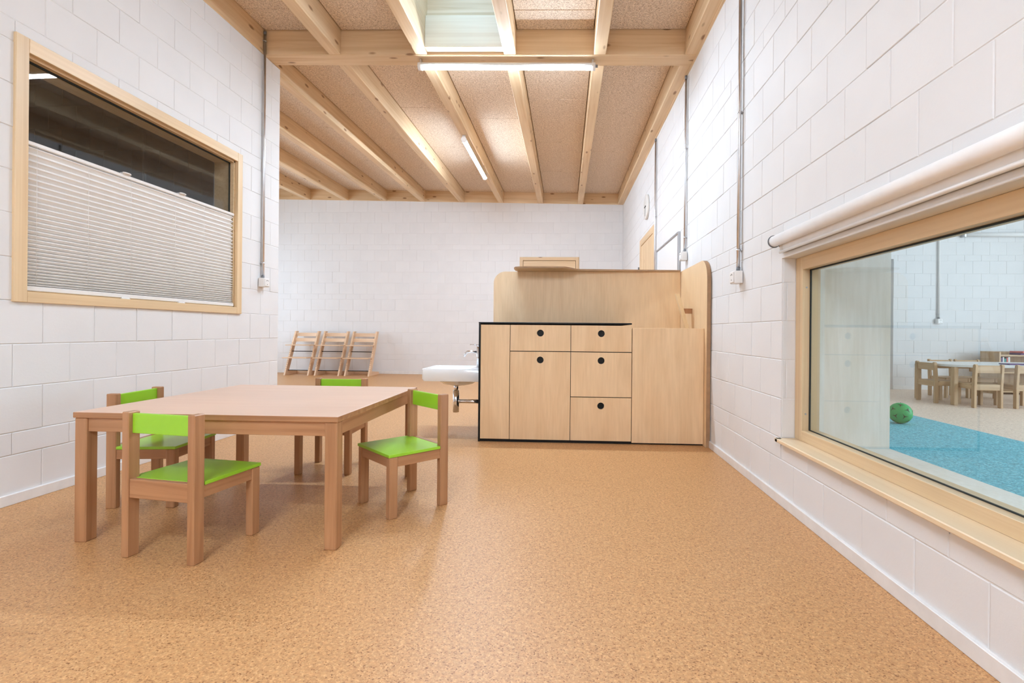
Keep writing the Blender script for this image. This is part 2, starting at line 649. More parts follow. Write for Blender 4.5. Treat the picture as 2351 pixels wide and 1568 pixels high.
# unseen walls that close the rooms
for nm, b in (('wall_front', (-6.6, 9.0, -2.75, -2.6, 0, 3.6)),
              ('wall_side_room_right', (8.9, 9.05, -2.6, 9.2, 0, 3.6)),
              ('wall_dark_room', (-6.75, -6.6, -2.6, LE, 0, 3.6))):
    tag(MB().box(*b).build(nm, M['block_dim']), kind='structure')
ws = MB().box(-6.75, -6.6, LE, 5.3, 0, 3.6).box(-6.75, -6.6, 8.5, 9.3, 0, 3.6)
ws.box(-6.75, -6.6, 5.3, 8.5, 0, 0.3).box(-6.75, -6.6, 5.3, 8.5, 2.6, 3.6)
tag(ws.build('wall_far_left', M['block_dim']), kind='structure')
w3 = MB().box(-6.72, -6.64, 5.3, 8.5, .3, .38).box(-6.72, -6.64, 5.3, 8.5, 2.52, 2.6).box(-6.72, -6.64, 5.3, 5.38, .38, 2.52)
w3.box(-6.72, -6.64, 8.42, 8.5, .38, 2.52).box(-6.72, -6.64, 6.86, 6.94, .38, 2.52)
tag(w3.build('window_3', wood('fir_frame', 'Z')), 'daylight window of the back area', kind='structure')

# side room back wall with a doorway
SY = 7.7
DX = 4.99
wsb = MB().box(DX, 9.0, SY + 0.003, SY + 0.2, 0, 3.6).box(RX + 0.19, DX, SY + 0.003, SY + 0.2, 1.98, 3.6).box(RX + 0.19, DX, SY + 0.2, SY + 0.3, 0, 1.98)
wsb = tag(wsb.build('wall_side_room_back', M['block_dim']), 'white block wall at the back of the side room', kind='structure')
zsS = [0, .185, .37, .555, .74, .925, 1.02, 1.205, 1.39, 1.575, 1.76, 1.95, 2.04, 2.235, 2.43, 2.62, 2.81, 3.0, 3.6]
masonry(wsb, (0, SY, 0), (1, 0, 0), (0, -1, 0), 4.2, 9.0, zsS, 0.243, 4.93, holes=((4.0, DX, 0, 1.98),), limit=160,
        view=lambda u, z: u < 6.9 and z < 2.9)
tag(MB().box(RX + 0.19, 9.0, -2.6, 9.2, 3.3, 3.45).build('ceiling_side_room', M['skirting']), kind='structure')
tag(MB().box(-6.6, LX - 0.19, -2.6, LE - 0.1, 3.2, 3.3).build('ceiling_dark_room', M['skirting']), kind='structure')

# skirting boards
def skirt(name, lab, *bx):
    return tag(MB().box(*bx, bev=0.002).build(name, M['skirting']), lab, kind='structure')


skirt('baseboard_right', 'low white skirting board along the right wall', RX - 0.012, RX + 0.004, -2.6, 3.62, 0, 0.05)
skirt('baseboard_left', 'low white skirting board along the left wall', LX - 0.004, LX + 0.012, -2.6, LE, 0, 0.05)
skirt('baseboard_back', 'low white skirting board along the back wall', -6.6, -0.9, BY - 0.012, BY + 0.004, 0, 0.06)
skirt('baseboard_side_room', 'white skirting board in the side room', DX, 8.9, SY - 0.012, SY + 0.004, 0, 0.055)

# ------------------------------------------------------------------ ceiling (roof with a slight fall)
ceil = bpy.data.objects.new('ceiling', MB().box(-6.7, 1.3, -2.7, 2.15, 0.24, 0.30).box(-6.7, -1.21, 2.15, 4.06, 0.24, 0.30).box(-0.48, 1.3, 2.15, 4.06, 0.24, 0.30).box(-6.7, 1.3, 4.06, 9.4, 0.24, 0.30).mesh('ceiling', M['dark']))
COL.objects.link(ceil)
ceil.location = (0, 0, 3.032)
ceil.rotation_euler = (math.atan(0.019), math.atan(0.02), 0)
tag(ceil, 'timber ceiling with joists and wood-wool boards', kind='structure')
JX = [1.007 - 0.742 * k for k in range(11)]
CB0, CB1 = 4.03, 4.2
JM = {}
for seg, (y0, y1) in (('front', (-2.6, CB0)), ('back', (CB1, BY))):
    L = y1 - y0
    for k, x in enumerate(JX):
        if seg == 'front' and x < LX - 0.3:
            continue
        key = seg
        if key not in JM:
            JM[key] = MB().box(-0.05, 0.05, -L / 2, L / 2, 0.002, 0.24, bev=0.004).mesh('joist', wood('spruce', 'Y'))
        place('joist', JM[key], ceil, (x if k else 1.004, (y0 + y1) / 2, 0))
MB().box(-4.55 + 0.0, 4.05, -0.085, 0.085, 0, 0.24, bev=0.004).build('cross_beam', wood('spruce', 'X'), ceil, (-2.6, (CB0 + CB1) / 2, 0))
# wall plates
MB().box(-0.06, 0.06, -3.4, 3.4, 0.003, 0.24, bev=0.003).build('wall_plate', wood('spruce', 'Y'), ceil, (LX - 0.057, 0.84, 0))
MB().box(-3.9, 3.9, -0.05, 0.05, 0.003, 0.24, bev=0.003).build('wall_plate', wood('spruce', 'X'), ceil, (-2.75, BY + 0.045, 0))
MB().box(-0.012, 0.012, -3.4, 5.0, -0.006, 0.01).build('cover_strip', wood('spruce', 'Y'), ceil, (RX - 0.005, 4.0, 0))
# acoustic boards between the joists
PM = {}
starts = {0: 4.35, 1: 4.02, 2: 4.53, 3: 4.24, 4: 3.92, 5: 4.83, 6: 4.3, 7: 4.0, 8: 4.55, 9: 4.2}


def board(x0, x1, y0, y1):
    key = (round(x1 - x0, 3), round(y1 - y0, 3))
    if key not in PM:
        w, l = key
        PM[key] = MB().box(-w / 2, w / 2, -l / 2, l / 2, 0, 0.03, bev=0.004).mesh('acoustic_board', M['woodwool'])
    place('acoustic_board', PM[key], ceil, ((x0 + x1) / 2, (y0 + y1) / 2, 0.203))


for k in range(10):
    a, b = JX[k + 1] + 0.056, JX[k] - 0.056
    y = starts[k]
    ys = [CB1 + 0.006]
    while y < BY:
        if y > CB1 + 0.1:
            ys.append(y)
        y += 1.262
    ys.append(BY - 0.006)
    for p, q in zip(ys, ys[1:]):
        board(a, b, p + 0.0015, q - 0.0015)
    if JX[k + 1] < LX - 0.3:
        continue
    if k == 4:
        a = max(a, LX + 0.006)
    y = 3.74 if k in (4,) else {0: 3.2, 1: 3.77, 3: 3.5}.get(k, 3.6)
    if k == 2:
        continue
    ys = [CB0 - 0.006]
    while y > -2.6:
        ys.append(y)
        y -= 1.262
    ys.append(-2.59)
    for p, q in zip(ys, ys[1:]):
        board(a, b, q + 0.0015, p - 0.0015)
# rooflight between two joists
sx0, sx1 = JX[3] + 0.05, JX[2] - 0.05
MB().box(sx0, sx1, 3.945, 4.029, 0.02, 0.275, bev=0.003).build('rooflight_trimmer', wood('spruce_pale', 'X'), ceil)
MB().box(sx0 - 0.1, sx1 + 0.1, 3.995, 4.06, 0.276, 0.82, bev=0.003).build('rooflight_kerb', wood('spruce', 'X'), ceil)
MB().box(sx0 - 0.1, sx1 + 0.1, 2.15, 2.2, 0.0, 0.82, bev=0.003).build('rooflight_kerb', wood('spruce', 'X'), ceil)
MB().box(sx0 - 0.04, sx0 - 0.001, 2.2, 4.0, 0.24, 0.82).build('rooflight_lining', wood('spruce', 'Y'), ceil)
MB().box(sx1 + 0.001, sx1 + 0.04, 2.2, 4.0, 0.24, 0.82).build('rooflight_lining', wood('spruce', 'Y'), ceil)
MB().box(sx0 - 0.1, sx1 + 0.1, 2.15, 4.05, 0.83, 0.84).build('rooflight_pane', M['glass'], ceil)
# the rest of that bay behind the rooflight
board(sx0 + 0.006, sx1 - 0.006, -2.59, 2.14)

# ------------------------------------------------------------------ window 1 (left wall)
w1 = struct('window_1', 'spruce-framed window to the dark room', (LX, 0, 0))
fx0, fx1 = -0.012, 0.014
fy0, fy1, fz0, fz1 = 2.148, 3.752, 0.947, 2.206
iy0, iy1, iz0, iz1 = 2.205, 3.697, 0.998, 2.138
wz, wy = wood('fir_frame', 'Z'), wood('fir_frame', 'Y')
MB().box(fx0, fx1, fy0, iy0, fz0, fz1, bev=0.002).build('casing_board', wz, w1)
MB().box(fx0, fx1, iy1, fy1, fz0, fz1, bev=0.002).build('casing_board', wz, w1)
MB().box(fx0, fx1 - 0.001, iy0, iy1, iz1, fz1, bev=0.002).build('casing_board', wy, w1)
MB().box(fx0, fx1 - 0.001, iy0, iy1, fz0, iz0, bev=0.002).build('casing_board', wy, w1)
fr = MB()
for (a, b, c, d) in ((iy0 - .012, iy0 + .012, iz0 - .01, iz1 + .01), (iy1 - .012, iy1 + .012, iz0 - .01, iz1 + .01)):
    fr.box(-0.17, -0.013, a, b, c, d)
fr.box(-0.17, -0.013, iy0, iy1, iz1 - 0.012, iz1 + 0.01).box(-0.17, -0.013, iy0, iy1, iz0 - 0.01, iz0 + 0.01)
fr.build('window_frame', wy, w1)
gk = MB()
for (a, b, c, d) in ((iy0 + .012, iy0 + .02, iz0, iz1), (iy1 - .02, iy1 - .012, iz0, iz1), (iy0, iy1, iz1 - .022, iz1 - .012), (iy0, iy1, iz0 + .01, iz0 + .018)):
    gk.box(-0.05, -0.042, a, b, c, d)
gk.build('gasket', M['rubber_black'], w1)
MB().box(-0.049, -0.043, iy0, iy1, iz0, iz1).build('pane', M['glass_dark'], w1)

# pleated blind
pb = thing('pleated_blind', 'beige pleated blind half raised in the left window', 'blind', (LX - 0.02, 2.951, 1.0))
hw = 0.728
zb, zt = 0.028, 0.712
n = 31
pit = [0.036 - 0.022 * (1 - i / (n - 1)) ** 0.8 for i in range(n)]
s = (zt - zb) / sum(pit)
rows = []
z = zb
for i in range(n):
    p = pit[i] * s
    rows.append([(-0.011, -hw, z), (-0.011, hw, z)])
    rows.append([(0.011, -hw, z + p * 0.5), (0.011, hw, z + p * 0.5)])
    z += p
rows.append([(-0.011, -hw, zt), (-0.011, hw, zt)])
MB().grid(rows).build('pleated_fabric', M['fabric'], pb)
MB().box(-0.013, 0.013, -hw - 0.008, hw + 0.008, 0.708, 0.728, bev=0.003).build('top_rail', M['plastic'], pb)
MB().box(-0.013, 0.013, -hw - 0.008, hw + 0.008, 0.004, 0.028, bev=0.003).build('bottom_rail', M['plastic'], pb)
for y in (-0.206, 0.213):
    for zz, up in ((0.731, 1), (0.004, -1)):
        arc = [(0.014 + 0.012 * math.sin(t), y + 0.024 * math.cos(t), zz + up * 0.004) for t in [math.pi * i / 8 for i in range(9)]]
        MB().tube(arc, 0.005, 8).box(-0.002, 0.016, y - 0.024, y + 0.024, zz - 0.006, zz + 0.006).build('pull_handle', M['plastic'], pb)
for y in (-0.69, -0.43, -0.17, 0.16, 0.42, 0.69):
    MB().tube([(0.012, y, 0.03), (0.012, y, 0.71)], 0.0009, 6).build('cord', M['plastic'], pb)

# ------------------------------------------------------------------ window 2 (right wall)
w2 = struct('window_2', 'low wide window in the right wall', (RX, 0, 0))
gx = 0.066                                  # frame face
y0, y1, z0, z1 = W2
z1 = 1.1955
MB().box(gx, 0.15, y1 - 0.066, y1, 0.322, z1, bev=0.0015).build('frame_post', wood('fir_frame', 'Z'), w2)
MB().box(gx, 0.15, y0, y0 + 0.066, 0.322, z1, bev=0.0015).build('frame_post', wood('fir_frame', 'Z'), w2)
MB().box(gx, 0.15, y0 + .066, y1 - 0.066, z1 - 0.06, z1, bev=0.0015).build('frame_rail', wood('fir_frame', 'Y'), w2)
MB().box(gx, 0.15, y0 + .066, y1 - 0.066, 0.322, 0.372, bev=0.0015).build('frame_rail', wood('fir_frame', 'Y'), w2)
MB().box(-0.03, gx + 0.004, 0.3, y1 - 0.004, 0.304, 0.322, bev=0.003).box(-0.03, -0.001, y1 - 0.03, y1 + 0.002, 0.304, 0.322, bev=0.003).build('sill_board', wood('spruce_pale', 'Y'), w2)
g = MB()
g.box(0.100, 0.106, y1 - 0.073, y1 - 0.066, 0.372, z1 - 0.06).box(0.100, 0.106, y0, y1 - 0.066, 0.372, 0.376).box(0.100, 0.106, y0, y1 - 0.066, z1 - 0.066, z1 - 0.06)
g.build('gasket', M['rubber_black'], w2)
MB().box(0.102, 0.104, y0 + 0.05, y1 - 0.06, 0.365, z1 - 0.055).build('pane', M['glass'], w2)
for zz in (0.45, 1.05):
    MB().tube([(0.085, y1 - 0.0665, zz), (0.085, y1 - 0.069, zz)], 0.004, 12).build('screw', M['alu'], w2)
# plywood niche on the far side of that window
nic = thing('window_niche', 'whitewashed plywood box niche behind the low right window', 'niche', (RX, 0, 0))
MB().box(0.152, 0.485, y1 - 0.045, y1 - 0.027, 0.29, 1.42).build('side_panel', M['ply_white'], nic)
MB().box(0.152, 0.485, 0.2, y1 - 0.046, 0.272, 0.29, bev=0.002).build('bench_board', M['ply_white'], nic)
MB().box(0.465, 0.483, 0.2, y1 - 0.03, 0.0, 0.272).build('front_panel', M['ply_white'], nic)

# roller blind above window 2
rb = thing('roller_blind', 'white roller blind rolled up above the low right window', 'blind', (RX, 0, 1.27))
MB().tube([(-0.034, 0.3, 0.012), (-0.034, 2.455, 0.012)], 0.027, 24).build('fabric_roll', M['roller'], rb)
MB().box(-0.012, -0.0005, 0.3, 2.45, -0.03, 0.03).build('back_profile', M['plastic'], rb)
MB().box(-0.0165, -0.0145, 0.3, 2.40, -0.045, 0.0).build('fabric', M['roller'], rb)
MB().tube([(-0.0195, 0.3, -0.045), (-0.0195, 2.425, -0.045)], 0.0075, 12).build('bottom_bar', M['plastic'], rb)
ec = MB()
arc = [(-0.034 + 0.031 * math.cos(t), 0.012 + 0.031 * math.sin(t)) for t in [math.radians(80 + 235 * i / 20) for i in range(21)]]
ec.prism([(0.0, 0.043)] + arc + [(0.0, -0.025)], (0, 2.456, 0), (1, 0, 0), (0, 0, 1), (0, 1, 0), 0.004)
ec.build('end_cap', M['greyplastic'], rb)
# painted lintel band under the blind
tag(MB().box(RX - 0.004, RX + 0.07, 0.2, W2[1] - 0.001, 1.196, 1.222, bev=0.002).build('trim_1', M['block']), 'white painted lintel edge', kind='structure')

# ------------------------------------------------------------------ conduits and sockets


def conduit(label, loc, rz, length, box=True, double=False, clips=(0.06,), r=0.010, group='conduits on the walls', pipe='steel'):
    """local frame: wall plane y=0, room at -y, base at the bottom of the socket box"""
    t = thing('socket_conduit', label, 'conduit', loc, rz, group)
    zb = 0.078 if box else 0.0
    yc = -r - 0.005
    if box:
        MB().box(-0.04, 0.04, -0.05, -0.001, 0, 0.075, bev=0.004, seg=2).build('socket_box', M['plastic'], t)
        f = MB().box(-0.034, 0.034, -0.055, -0.0502, 0.006, 0.069, bev=0.002).build('face_plate', M['plastic'], t)
        for dx, dz in ((-0.011, 0.052), (0.011, 0.052), (0.0, 0.056), (0.0, 0.022)):
            MB().tube([(dx, -0.0562, dz), (dx, -0.0548, dz)], 0.003, 8).build('pin_hole', M['dark'], f)
        MB().tube([(0, yc, 0.074), (0, yc, zb + 0.02)], r + 0.002, 14).build('coupling', M['greyplastic'], t)
    MB().tube([(0, yc, zb), (0, yc, length)], r, 16).build('pipe', M[pipe], t)
    for c in clips:
        MB().tube([(0, yc, zb + c), (0, yc, zb + c + 0.008)], r + 0.003, 14).box(-r - 0.008, r + 0.008, -0.006, 0, zb + c, zb + c + 0.008).build('pipe_clip', M['steel'], t)
    MB().tube([(0, yc, length - 0.03), (0, yc, length)], r + 0.002, 14).build('top_sleeve', M['greyplastic'], t)
    return t


# local -y -> room.  right wall: room is -x  => rotate by -90 deg
rR, rL = -math.pi / 2, math.pi / 2
conduit('steel conduit with white socket box nearest the low right window', (RX - 0.003, 3.0, 1.128), rR, 1.92, clips=(0.12, 0.95, 1.75))
conduit('thinner steel conduit with socket box above the plywood side panel', (RX - 0.003, 4.33, 1.46), rR, 1.615, clips=(0.12, 0.9))
conduit('farthest right-wall conduit, in front of the door', (RX - 0.003, 5.76, 0.9), rR, 2.19, clips=(0.5, 1.2))
conduit('steel conduit with white socket box on the left wall corner', (LX + 0.003, 4.014, 1.185), rL, 2.165, clips=(0.12, 2.0))
conduit('dim conduit on the wall of the dark room', (-3.72, LE - 0.14, 1.2), 0, 1.95, clips=(0.3,), pipe='plastic')  # white pipe colour stands in for the glint along it
conduit('conduit with socket on the side room wall behind the white oval table', (5.64, SY - 0.004, 1.0), 0, 2.2, clips=(0.06, 1.25), r=0.013, pipe='plastic')

# ------------------------------------------------------------------ tube lights


def tube_light(label, loc, rot, length):
    t = thing('tube_light', label, 'lamp', loc)
    t.rotation_euler = rot
    h = length / 2
    lt = MB().tube([(-h + 0.03, 0, 0), (h - 0.03, 0, 0)], 0.027, 28).build('lit_tube', [M['tube'], M['plastic']], t)
    for p in lt.data.polygons:
        p.material_index = 1 if p.normal.z > -0.12 else 0     # opaque back, lit diffuser below
    arc = [math.radians(14 + 152 * i / 12) for i in range(13)]
    MB().prism([(0.0305 * math.cos(a), 0.0305 * math.sin(a)) for a in arc] + [(0.028 * math.cos(a), 0.028 * math.sin(a)) for a in arc[::-1]], (-h + 0.033, 0, 0), (0, 1, 0), (0, 0, 1), (1, 0, 0), 2 * h - 0.066).build('uplight_shield', M['plastic'], t)  # shell added above the tube to keep its light off the ceiling boards
    for s in (-1, 1):
        MB().tube([(s * (h - 0.032), 0, 0), (s * h, 0, 0)], 0.032, 20).build('end_cap', M['plastic'], t)
        MB().box(s * (h - 0.022) - 0.008, s * (h - 0.022) + 0.008, -0.02, 0.02, 0.02, 0.052).build('bracket', M['steel'], t)
    MB().tube([(h, 0, 0.004), (h + 0.02, 0, 0.004)], 0.012, 12).build('cable_gland', M['greyplastic'], t)
    return t


tilt = (math.atan(0.019), math.atan(0.02), 0)
tube_light('lit tube lamp under the cross beam', (-0.515, 4.105, 3.064), (0, math.atan(0.02), 0), 1.5)
t2 = tube_light('lit tube lamp under a joist near the back wall', (-1.225, 6.56, 3.13), (0, 0, 0), 1.58)
t2.rotation_euler = (0, -math.atan(0.019), math.pi / 2)
tube_light('added fill tube lamp over the unseen front of the room, nearer the table', (-0.8, -0.9, 2.972), (0, 0, 0), 1.5)  # unseen lamp, added to brighten the foreground
tube_light('added fill tube lamp over the unseen front of the room, by the front wall', (-0.8, -2.2, 2.946), (0, 0, 0), 1.5)  # second unseen lamp, added for more light from the front

# ------------------------------------------------------------------ doors, clock, whiteboard
d1 = struct('door_1', 'spruce door in the right wall', (RX, 6.41, 0))
for y in (-0.56, 0.46):
    MB().box(-0.012, 0.004, y, y + 0.1, 0, 2.12, bev=0.002).build('door_frame_post', wood('spruce', 'Z'), d1)
MB().box(-0.012, 0.004, -0.46, 0.46, 2.03, 2.12, bev=0.002).build('door_frame_head', wood('spruce', 'Y'), d1)
lf = MB().box(-0.006, 0.003, -0.455, 0.455, 0.005, 2.025, bev=0.002).build('door_leaf', wood('spruce', 'Z'), d1)
MB().tube([(-0.02, 0.57, 1.5), (-0.02, 0.57, 1.75)], 0.012, 12).build('hinge', M['greyplastic'], d1)

d2 = struct('door_2', 'spruce door in the back wall behind the plywood unit', (-0.3, BY, 0))
for x in (-0.553, 0.493):
    MB().box(x, x + 0.06, -0.012, 0.09, 0, 2.217, bev=0.002).build('door_frame_post', wood('spruce', 'Z'), d2)
MB().box(-0.493, 0.493, -0.012, 0.09, 2.157, 2.217, bev=0.002).build('door_frame_head', wood('spruce', 'X'), d2)
MB().box(-0.487, 0.487, 0.0, 0.04, 0.005, 2.15, bev=0.002).build('door_leaf', wood('spruce', 'X'), d2)
MB().box(-0.493, 0.493, 0.06, 0.09, 0, 2.157).build('door_gap', M['dark'], d2)

ck = thing('wall_clock', 'round pale wall clock high on the right wall', 'clock', (RX - 0.001, 6.40, 2.457))
ck.rotation_euler = (0, -math.pi / 2, 0)
MB().lathe([(0.0, 0.0), (0.152, 0.0), (0.16, 0.008), (0.16, 0.026), (0.150, 0.03), (0.0, 0.03)], 40).build('clock_body', M['clockface'], ck)
# local x -> world z (up), local y -> world y
hd = MB()
MB().box(-0.12, 0.02, -0.004, 0.004, 0.031, 0.033).build('minute_hand', M['black'], ck)
MB().box(-0.006, 0.006, -0.05, 0.05, 0.031, 0.034).build('hour_hand', M['black'], ck)
MB().lathe([(0.0, 0.034), (0.012, 0.034), (0.012, 0.0305)], 16).build('hub', M['black'], ck)

wbd = thing('whiteboard', 'whiteboard with grey aluminium frame on the right wall', 'whiteboard', (RX - 0.002, 5.1, 0.75))
MB().box(-0.014, 0, -0.52, 0.52, 0, 1.0).build('writing_surface', M['board'], wbd)
for (a, b, c, d) in ((-0.535, -0.515, 0, 1.015), (0.515, 0.535, 0, 1.015)):
    MB().box(-0.022, 0, a, b, c, d, bev=0.002).build('frame_side', M['alu'], wbd)
for c in (-0.005, 0.995):
    MB().box(-0.022, 0, -0.515, 0.515, c, c + 0.02, bev=0.002).build('frame_rail', M['alu'], wbd)

# ------------------------------------------------------------------ cabinet row
CY = 3.645                                  # front plane
DEP = 0.62


def front(name, x0, x1, z0, z1, parent, hole=None, r=0.0255, mat='birch'):
    """plywood front, optional finger hole; parent origin at x0,y0 of unit"""
    y0_, y1_ = CY, CY + 0.018
    o = parent.location
    mb = MB()
    if hole is None:
        mb.box(x0 - o.x, x1 - o.x, y0_ - o.y, y1_ - o.y, z0, z1, bev=0.0012)
        return mb.build(name, M[mat], parent)
    cx, cz = hole
    ang = [2 * math.pi * k / 40 for k in range(40)]
    for (px, pz) in ((x0, z0), (x1, z0), (x1, z1), (x0, z1)):
        ang.append(math.atan2(pz - cz, px - cx) % (2 * math.pi))
    ang = sorted(set(round(a, 6) for a in ang))
    bm = mb.bm
    inn, out = {}, {}
    for yy in (y0_, y1_):
        inn[yy], out[yy] = [], []
        for a in ang:
            c, s = math.cos(a), math.sin(a)
            t = min([((x1 if c > 0 else x0) - cx) / c if abs(c) > 1e-6 else 1e9, ((z1 if s > 0 else z0) - cz) / s if abs(s) > 1e-6 else 1e9])
            inn[yy].append(bm.verts.new((cx + r * c - o.x, yy - o.y, cz + r * s)))
            out[yy].append(bm.verts.new((cx + t * c - o.x, yy - o.y, cz + t * s)))
    n = len(ang)
    for i in range(n):
        j = (i + 1) % n
        bm.faces.new((inn[y0_][i], inn[y0_][j], out[y0_][j], out[y0_][i]))
        bm.faces.new((inn[y1_][i], out[y1_][i], out[y1_][j], inn[y1_][j]))
        bm.faces.new((inn[y0_][i], inn[y1_][i], inn[y1_][j], inn[y0_][j]))
        bm.faces.new((out[y0_][i], out[y0_][j], out[y1_][j], out[y1_][i]))
    ob = mb.build(name, M[mat], parent)
    return ob


SC = CY / 3.70
xa, xb_, xc, xd = -0.655 * SC, -0.415 * SC, 0.046 * SC, 0.505 * SC
HT = 0.878
G = 0.0022
# narrow unit
u1 = thing('cabinet_unit', 'narrow plain plywood cabinet unit with black side at the row end', 'cabinet', (xa, CY, 0), 0, 'fitted plywood units under the black worktop')
MB().box(0.0, 0.014, 0.0, DEP, 0.0, HT + 0.008).build('side_panel', M['black'], u1)
MB().box(0.014, xb_ - xa, 0.021, DEP, 0.022, HT).build('body', M['black'], u1)
MB().box(0.014, xb_ - xa, 0.012, DEP, 0.0, 0.020).build('plinth', M['black'], u1)
front('front_panel', xa + 0.0155, xb_ - G, 0.022, HT, u1)
# drawer over door
u2 = thing('cabinet_unit', 'plywood cabinet unit with one drawer above one tall door', 'cabinet', (xb_, CY, 0), 0, 'fitted plywood units under the black worktop')
MB().box(0.0, xc - xb_, 0.021, DEP, 0.022, HT).build('body', M['black'], u2)
MB().box(0.0, xc - xb_, 0.012, DEP, 0.0, 0.020).build('plinth', M['black'], u2)
mx = (xb_ + xc) / 2
front('drawer_front', xb_ + G, xc - G, 0.684, HT, u2, (mx, 0.818))
front('door', xb_ + G, xc - G, 0.022, 0.678, u2, (mx, 0.617))
# three drawers
u3 = thing('cabinet_unit', 'plywood cabinet unit with three drawers', 'cabinet', (xc, CY, 0), 0, 'fitted plywood units under the black worktop')
MB().box(0.0, xd - xc, 0.021, DEP, 0.022, HT).build('body', M['black'], u3)
MB().box(0.0, xd - xc, 0.012, DEP, 0.0, 0.020).build('plinth', M['black'], u3)
mx = (xc + xd) / 2
front('drawer_front', xc + G, xd - G, 0.684, HT, u3, (mx, 0.818))
front('drawer_front', xc + G, xd - G, 0.348, 0.678, u3, (mx, 0.617))
front('drawer_front', xc + G, xd - G, 0.022, 0.342, u3, (mx, 0.281))
wt = MB().box(0, xd - xa - 0.001, -0.004, DEP + 0.1, 0, 0.011, bev=0.0015).build('worktop', M['black'], None, (xa - 0.001, CY, HT + 0.0085))
tag(wt, 'thin black worktop on the plywood cabinet row', 'worktop')
# box with the steps
SXR = RX - 0.034
sb = thing('step_box', 'plain tall plywood box beside the drawers, against the right wall', 'cabinet', (xd + 0.003, CY, 0))
wdt = SXR - xd - 0.005
MB().box(0, wdt, 0, 0.018, 0.012, 0.862, bev=0.0012).build('front_panel', M['birch'], sb)
MB().box(0, 0.016, 0.019, 0.70, 0.012, 0.855).build('side_panel', M['birch'], sb)
MB().box(0.0, wdt, 0.02, 0.7, 0.0, 0.011).build('base', M['black'], sb)
for i in range(3):
    MB().box(0.017, wdt - 0.004, 0.1 + i * 0.18, 0.28 + i * 0.18, 0.2 + i * 0.2, 0.218 + i * 0.2).build('tread', M['birch_h'], sb)
# back panel with rounded corner
PY = CY + 0.745


def rounded(w0, w1, h0, h1, rl=0.0, rr=0.0, n=10):
    pts = [(w0, h0), (w1, h0)]
    if rr:
        pts += [(w1 - rr + rr * math.cos(t), h1 - rr + rr * math.sin(t)) for t in [math.pi / 2 * i / n for i in range(n + 1)]]
    else:
        pts.append((w1, h1))
    if rl:
        pts += [(w0 + rl - rl * math.sin(t), h1 - rl + rl * math.cos(t)) for t in [math.pi / 2 * i / n for i in range(n + 1)]]
    else:
        pts.append((w0, h1))
    return pts


bp = MB().prism(rounded(-0.645, SXR - 0.004, 0.0, 1.368, rl=0.105), (0, 0, 0), (1, 0, 0), (0, 0, 1), (0, 1, 0), 0.018).build('back_panel', M['birch'], None, (0, PY, 0))
tag(bp, 'tall plywood panel with rounded corner behind the worktop', 'panel')
# side panel on the right wall
sp = MB().prism(rounded(-0.06, PY - CY + 0.018, 0.0, 1.372, rl=0.15), (0, 0, 0), (0, 1, 0), (0, 0, 1), (1, 0, 0), 0.028).build('side_panel', [M['birch'], M['ply_edge']], None, (SXR, CY, 0))
for p in sp.data.polygons:
    p.material_index = 0 if abs(p.normal.x) > 0.7 else 1
tag(sp, 'plywood side panel with rounded top corner against the right wall', 'panel')
# shelf with a wavy front edge
shp = [(-0.43, 0.0), (-0.445, -0.06), (-0.445, -0.17), (-0.43, -0.215), (-0.395, -0.235)]
shp += [(-0.30, -0.240), (-0.1, -0.240)]
for i in range(9):
    t = i / 8
    shp.append((-0.02 + 0.15 * t, -0.240 + 0.165 * (0.5 - 0.5 * math.cos(math.pi * t))))
shp += [(SXR - 0.006, -0.015), (SXR - 0.006, 0.018), (-0.43, 0.018)]
sh = MB().prism(shp, (0, 0, 0), (1, 0, 0), (0, 1, 0), (0, 0, 1), 0.014).build('shelf', [M['birch_h'], M['ply_edge']], None, (0, PY, 1.3695))
for p in sh.data.polygons:
    p.material_index = 0 if abs(p.normal.z) > 0.7 else 1
tag(sh, 'plywood shelf with a wavy front edge on top of the back panel', 'shelf')
# slanted handrail of the steps
hr = thing('handrail', 'slanted wooden rail behind the tall plywood box, colour brightened as if lit', 'rail', (SXR - 0.05, CY + 0.30, 0.86))
MB().prism([(-0.015, 0), (0.015, 0), (-0.071, 0.30), (-0.101, 0.30)], (0.008, 0, -0.02), (1, 0, 0), (0, 0, 1), (0, 1, 0), 0.045, bev=0.002).build('rail', wood('rail', 'Z'), hr)
MB().box(-0.03, 0.0495, 0.045, 0.07, 0.125, 0.165).build('fixing_block', wood('beech', 'Z'), hr)

# ------------------------------------------------------------------ washbasin on the side of the cabinet
ws_ = thing('washbasin', 'white ceramic washbasin on the side of the cabinet', 'washbasin', (xa, 3.99, 0))
BX, BYW = -0.475, 0.205


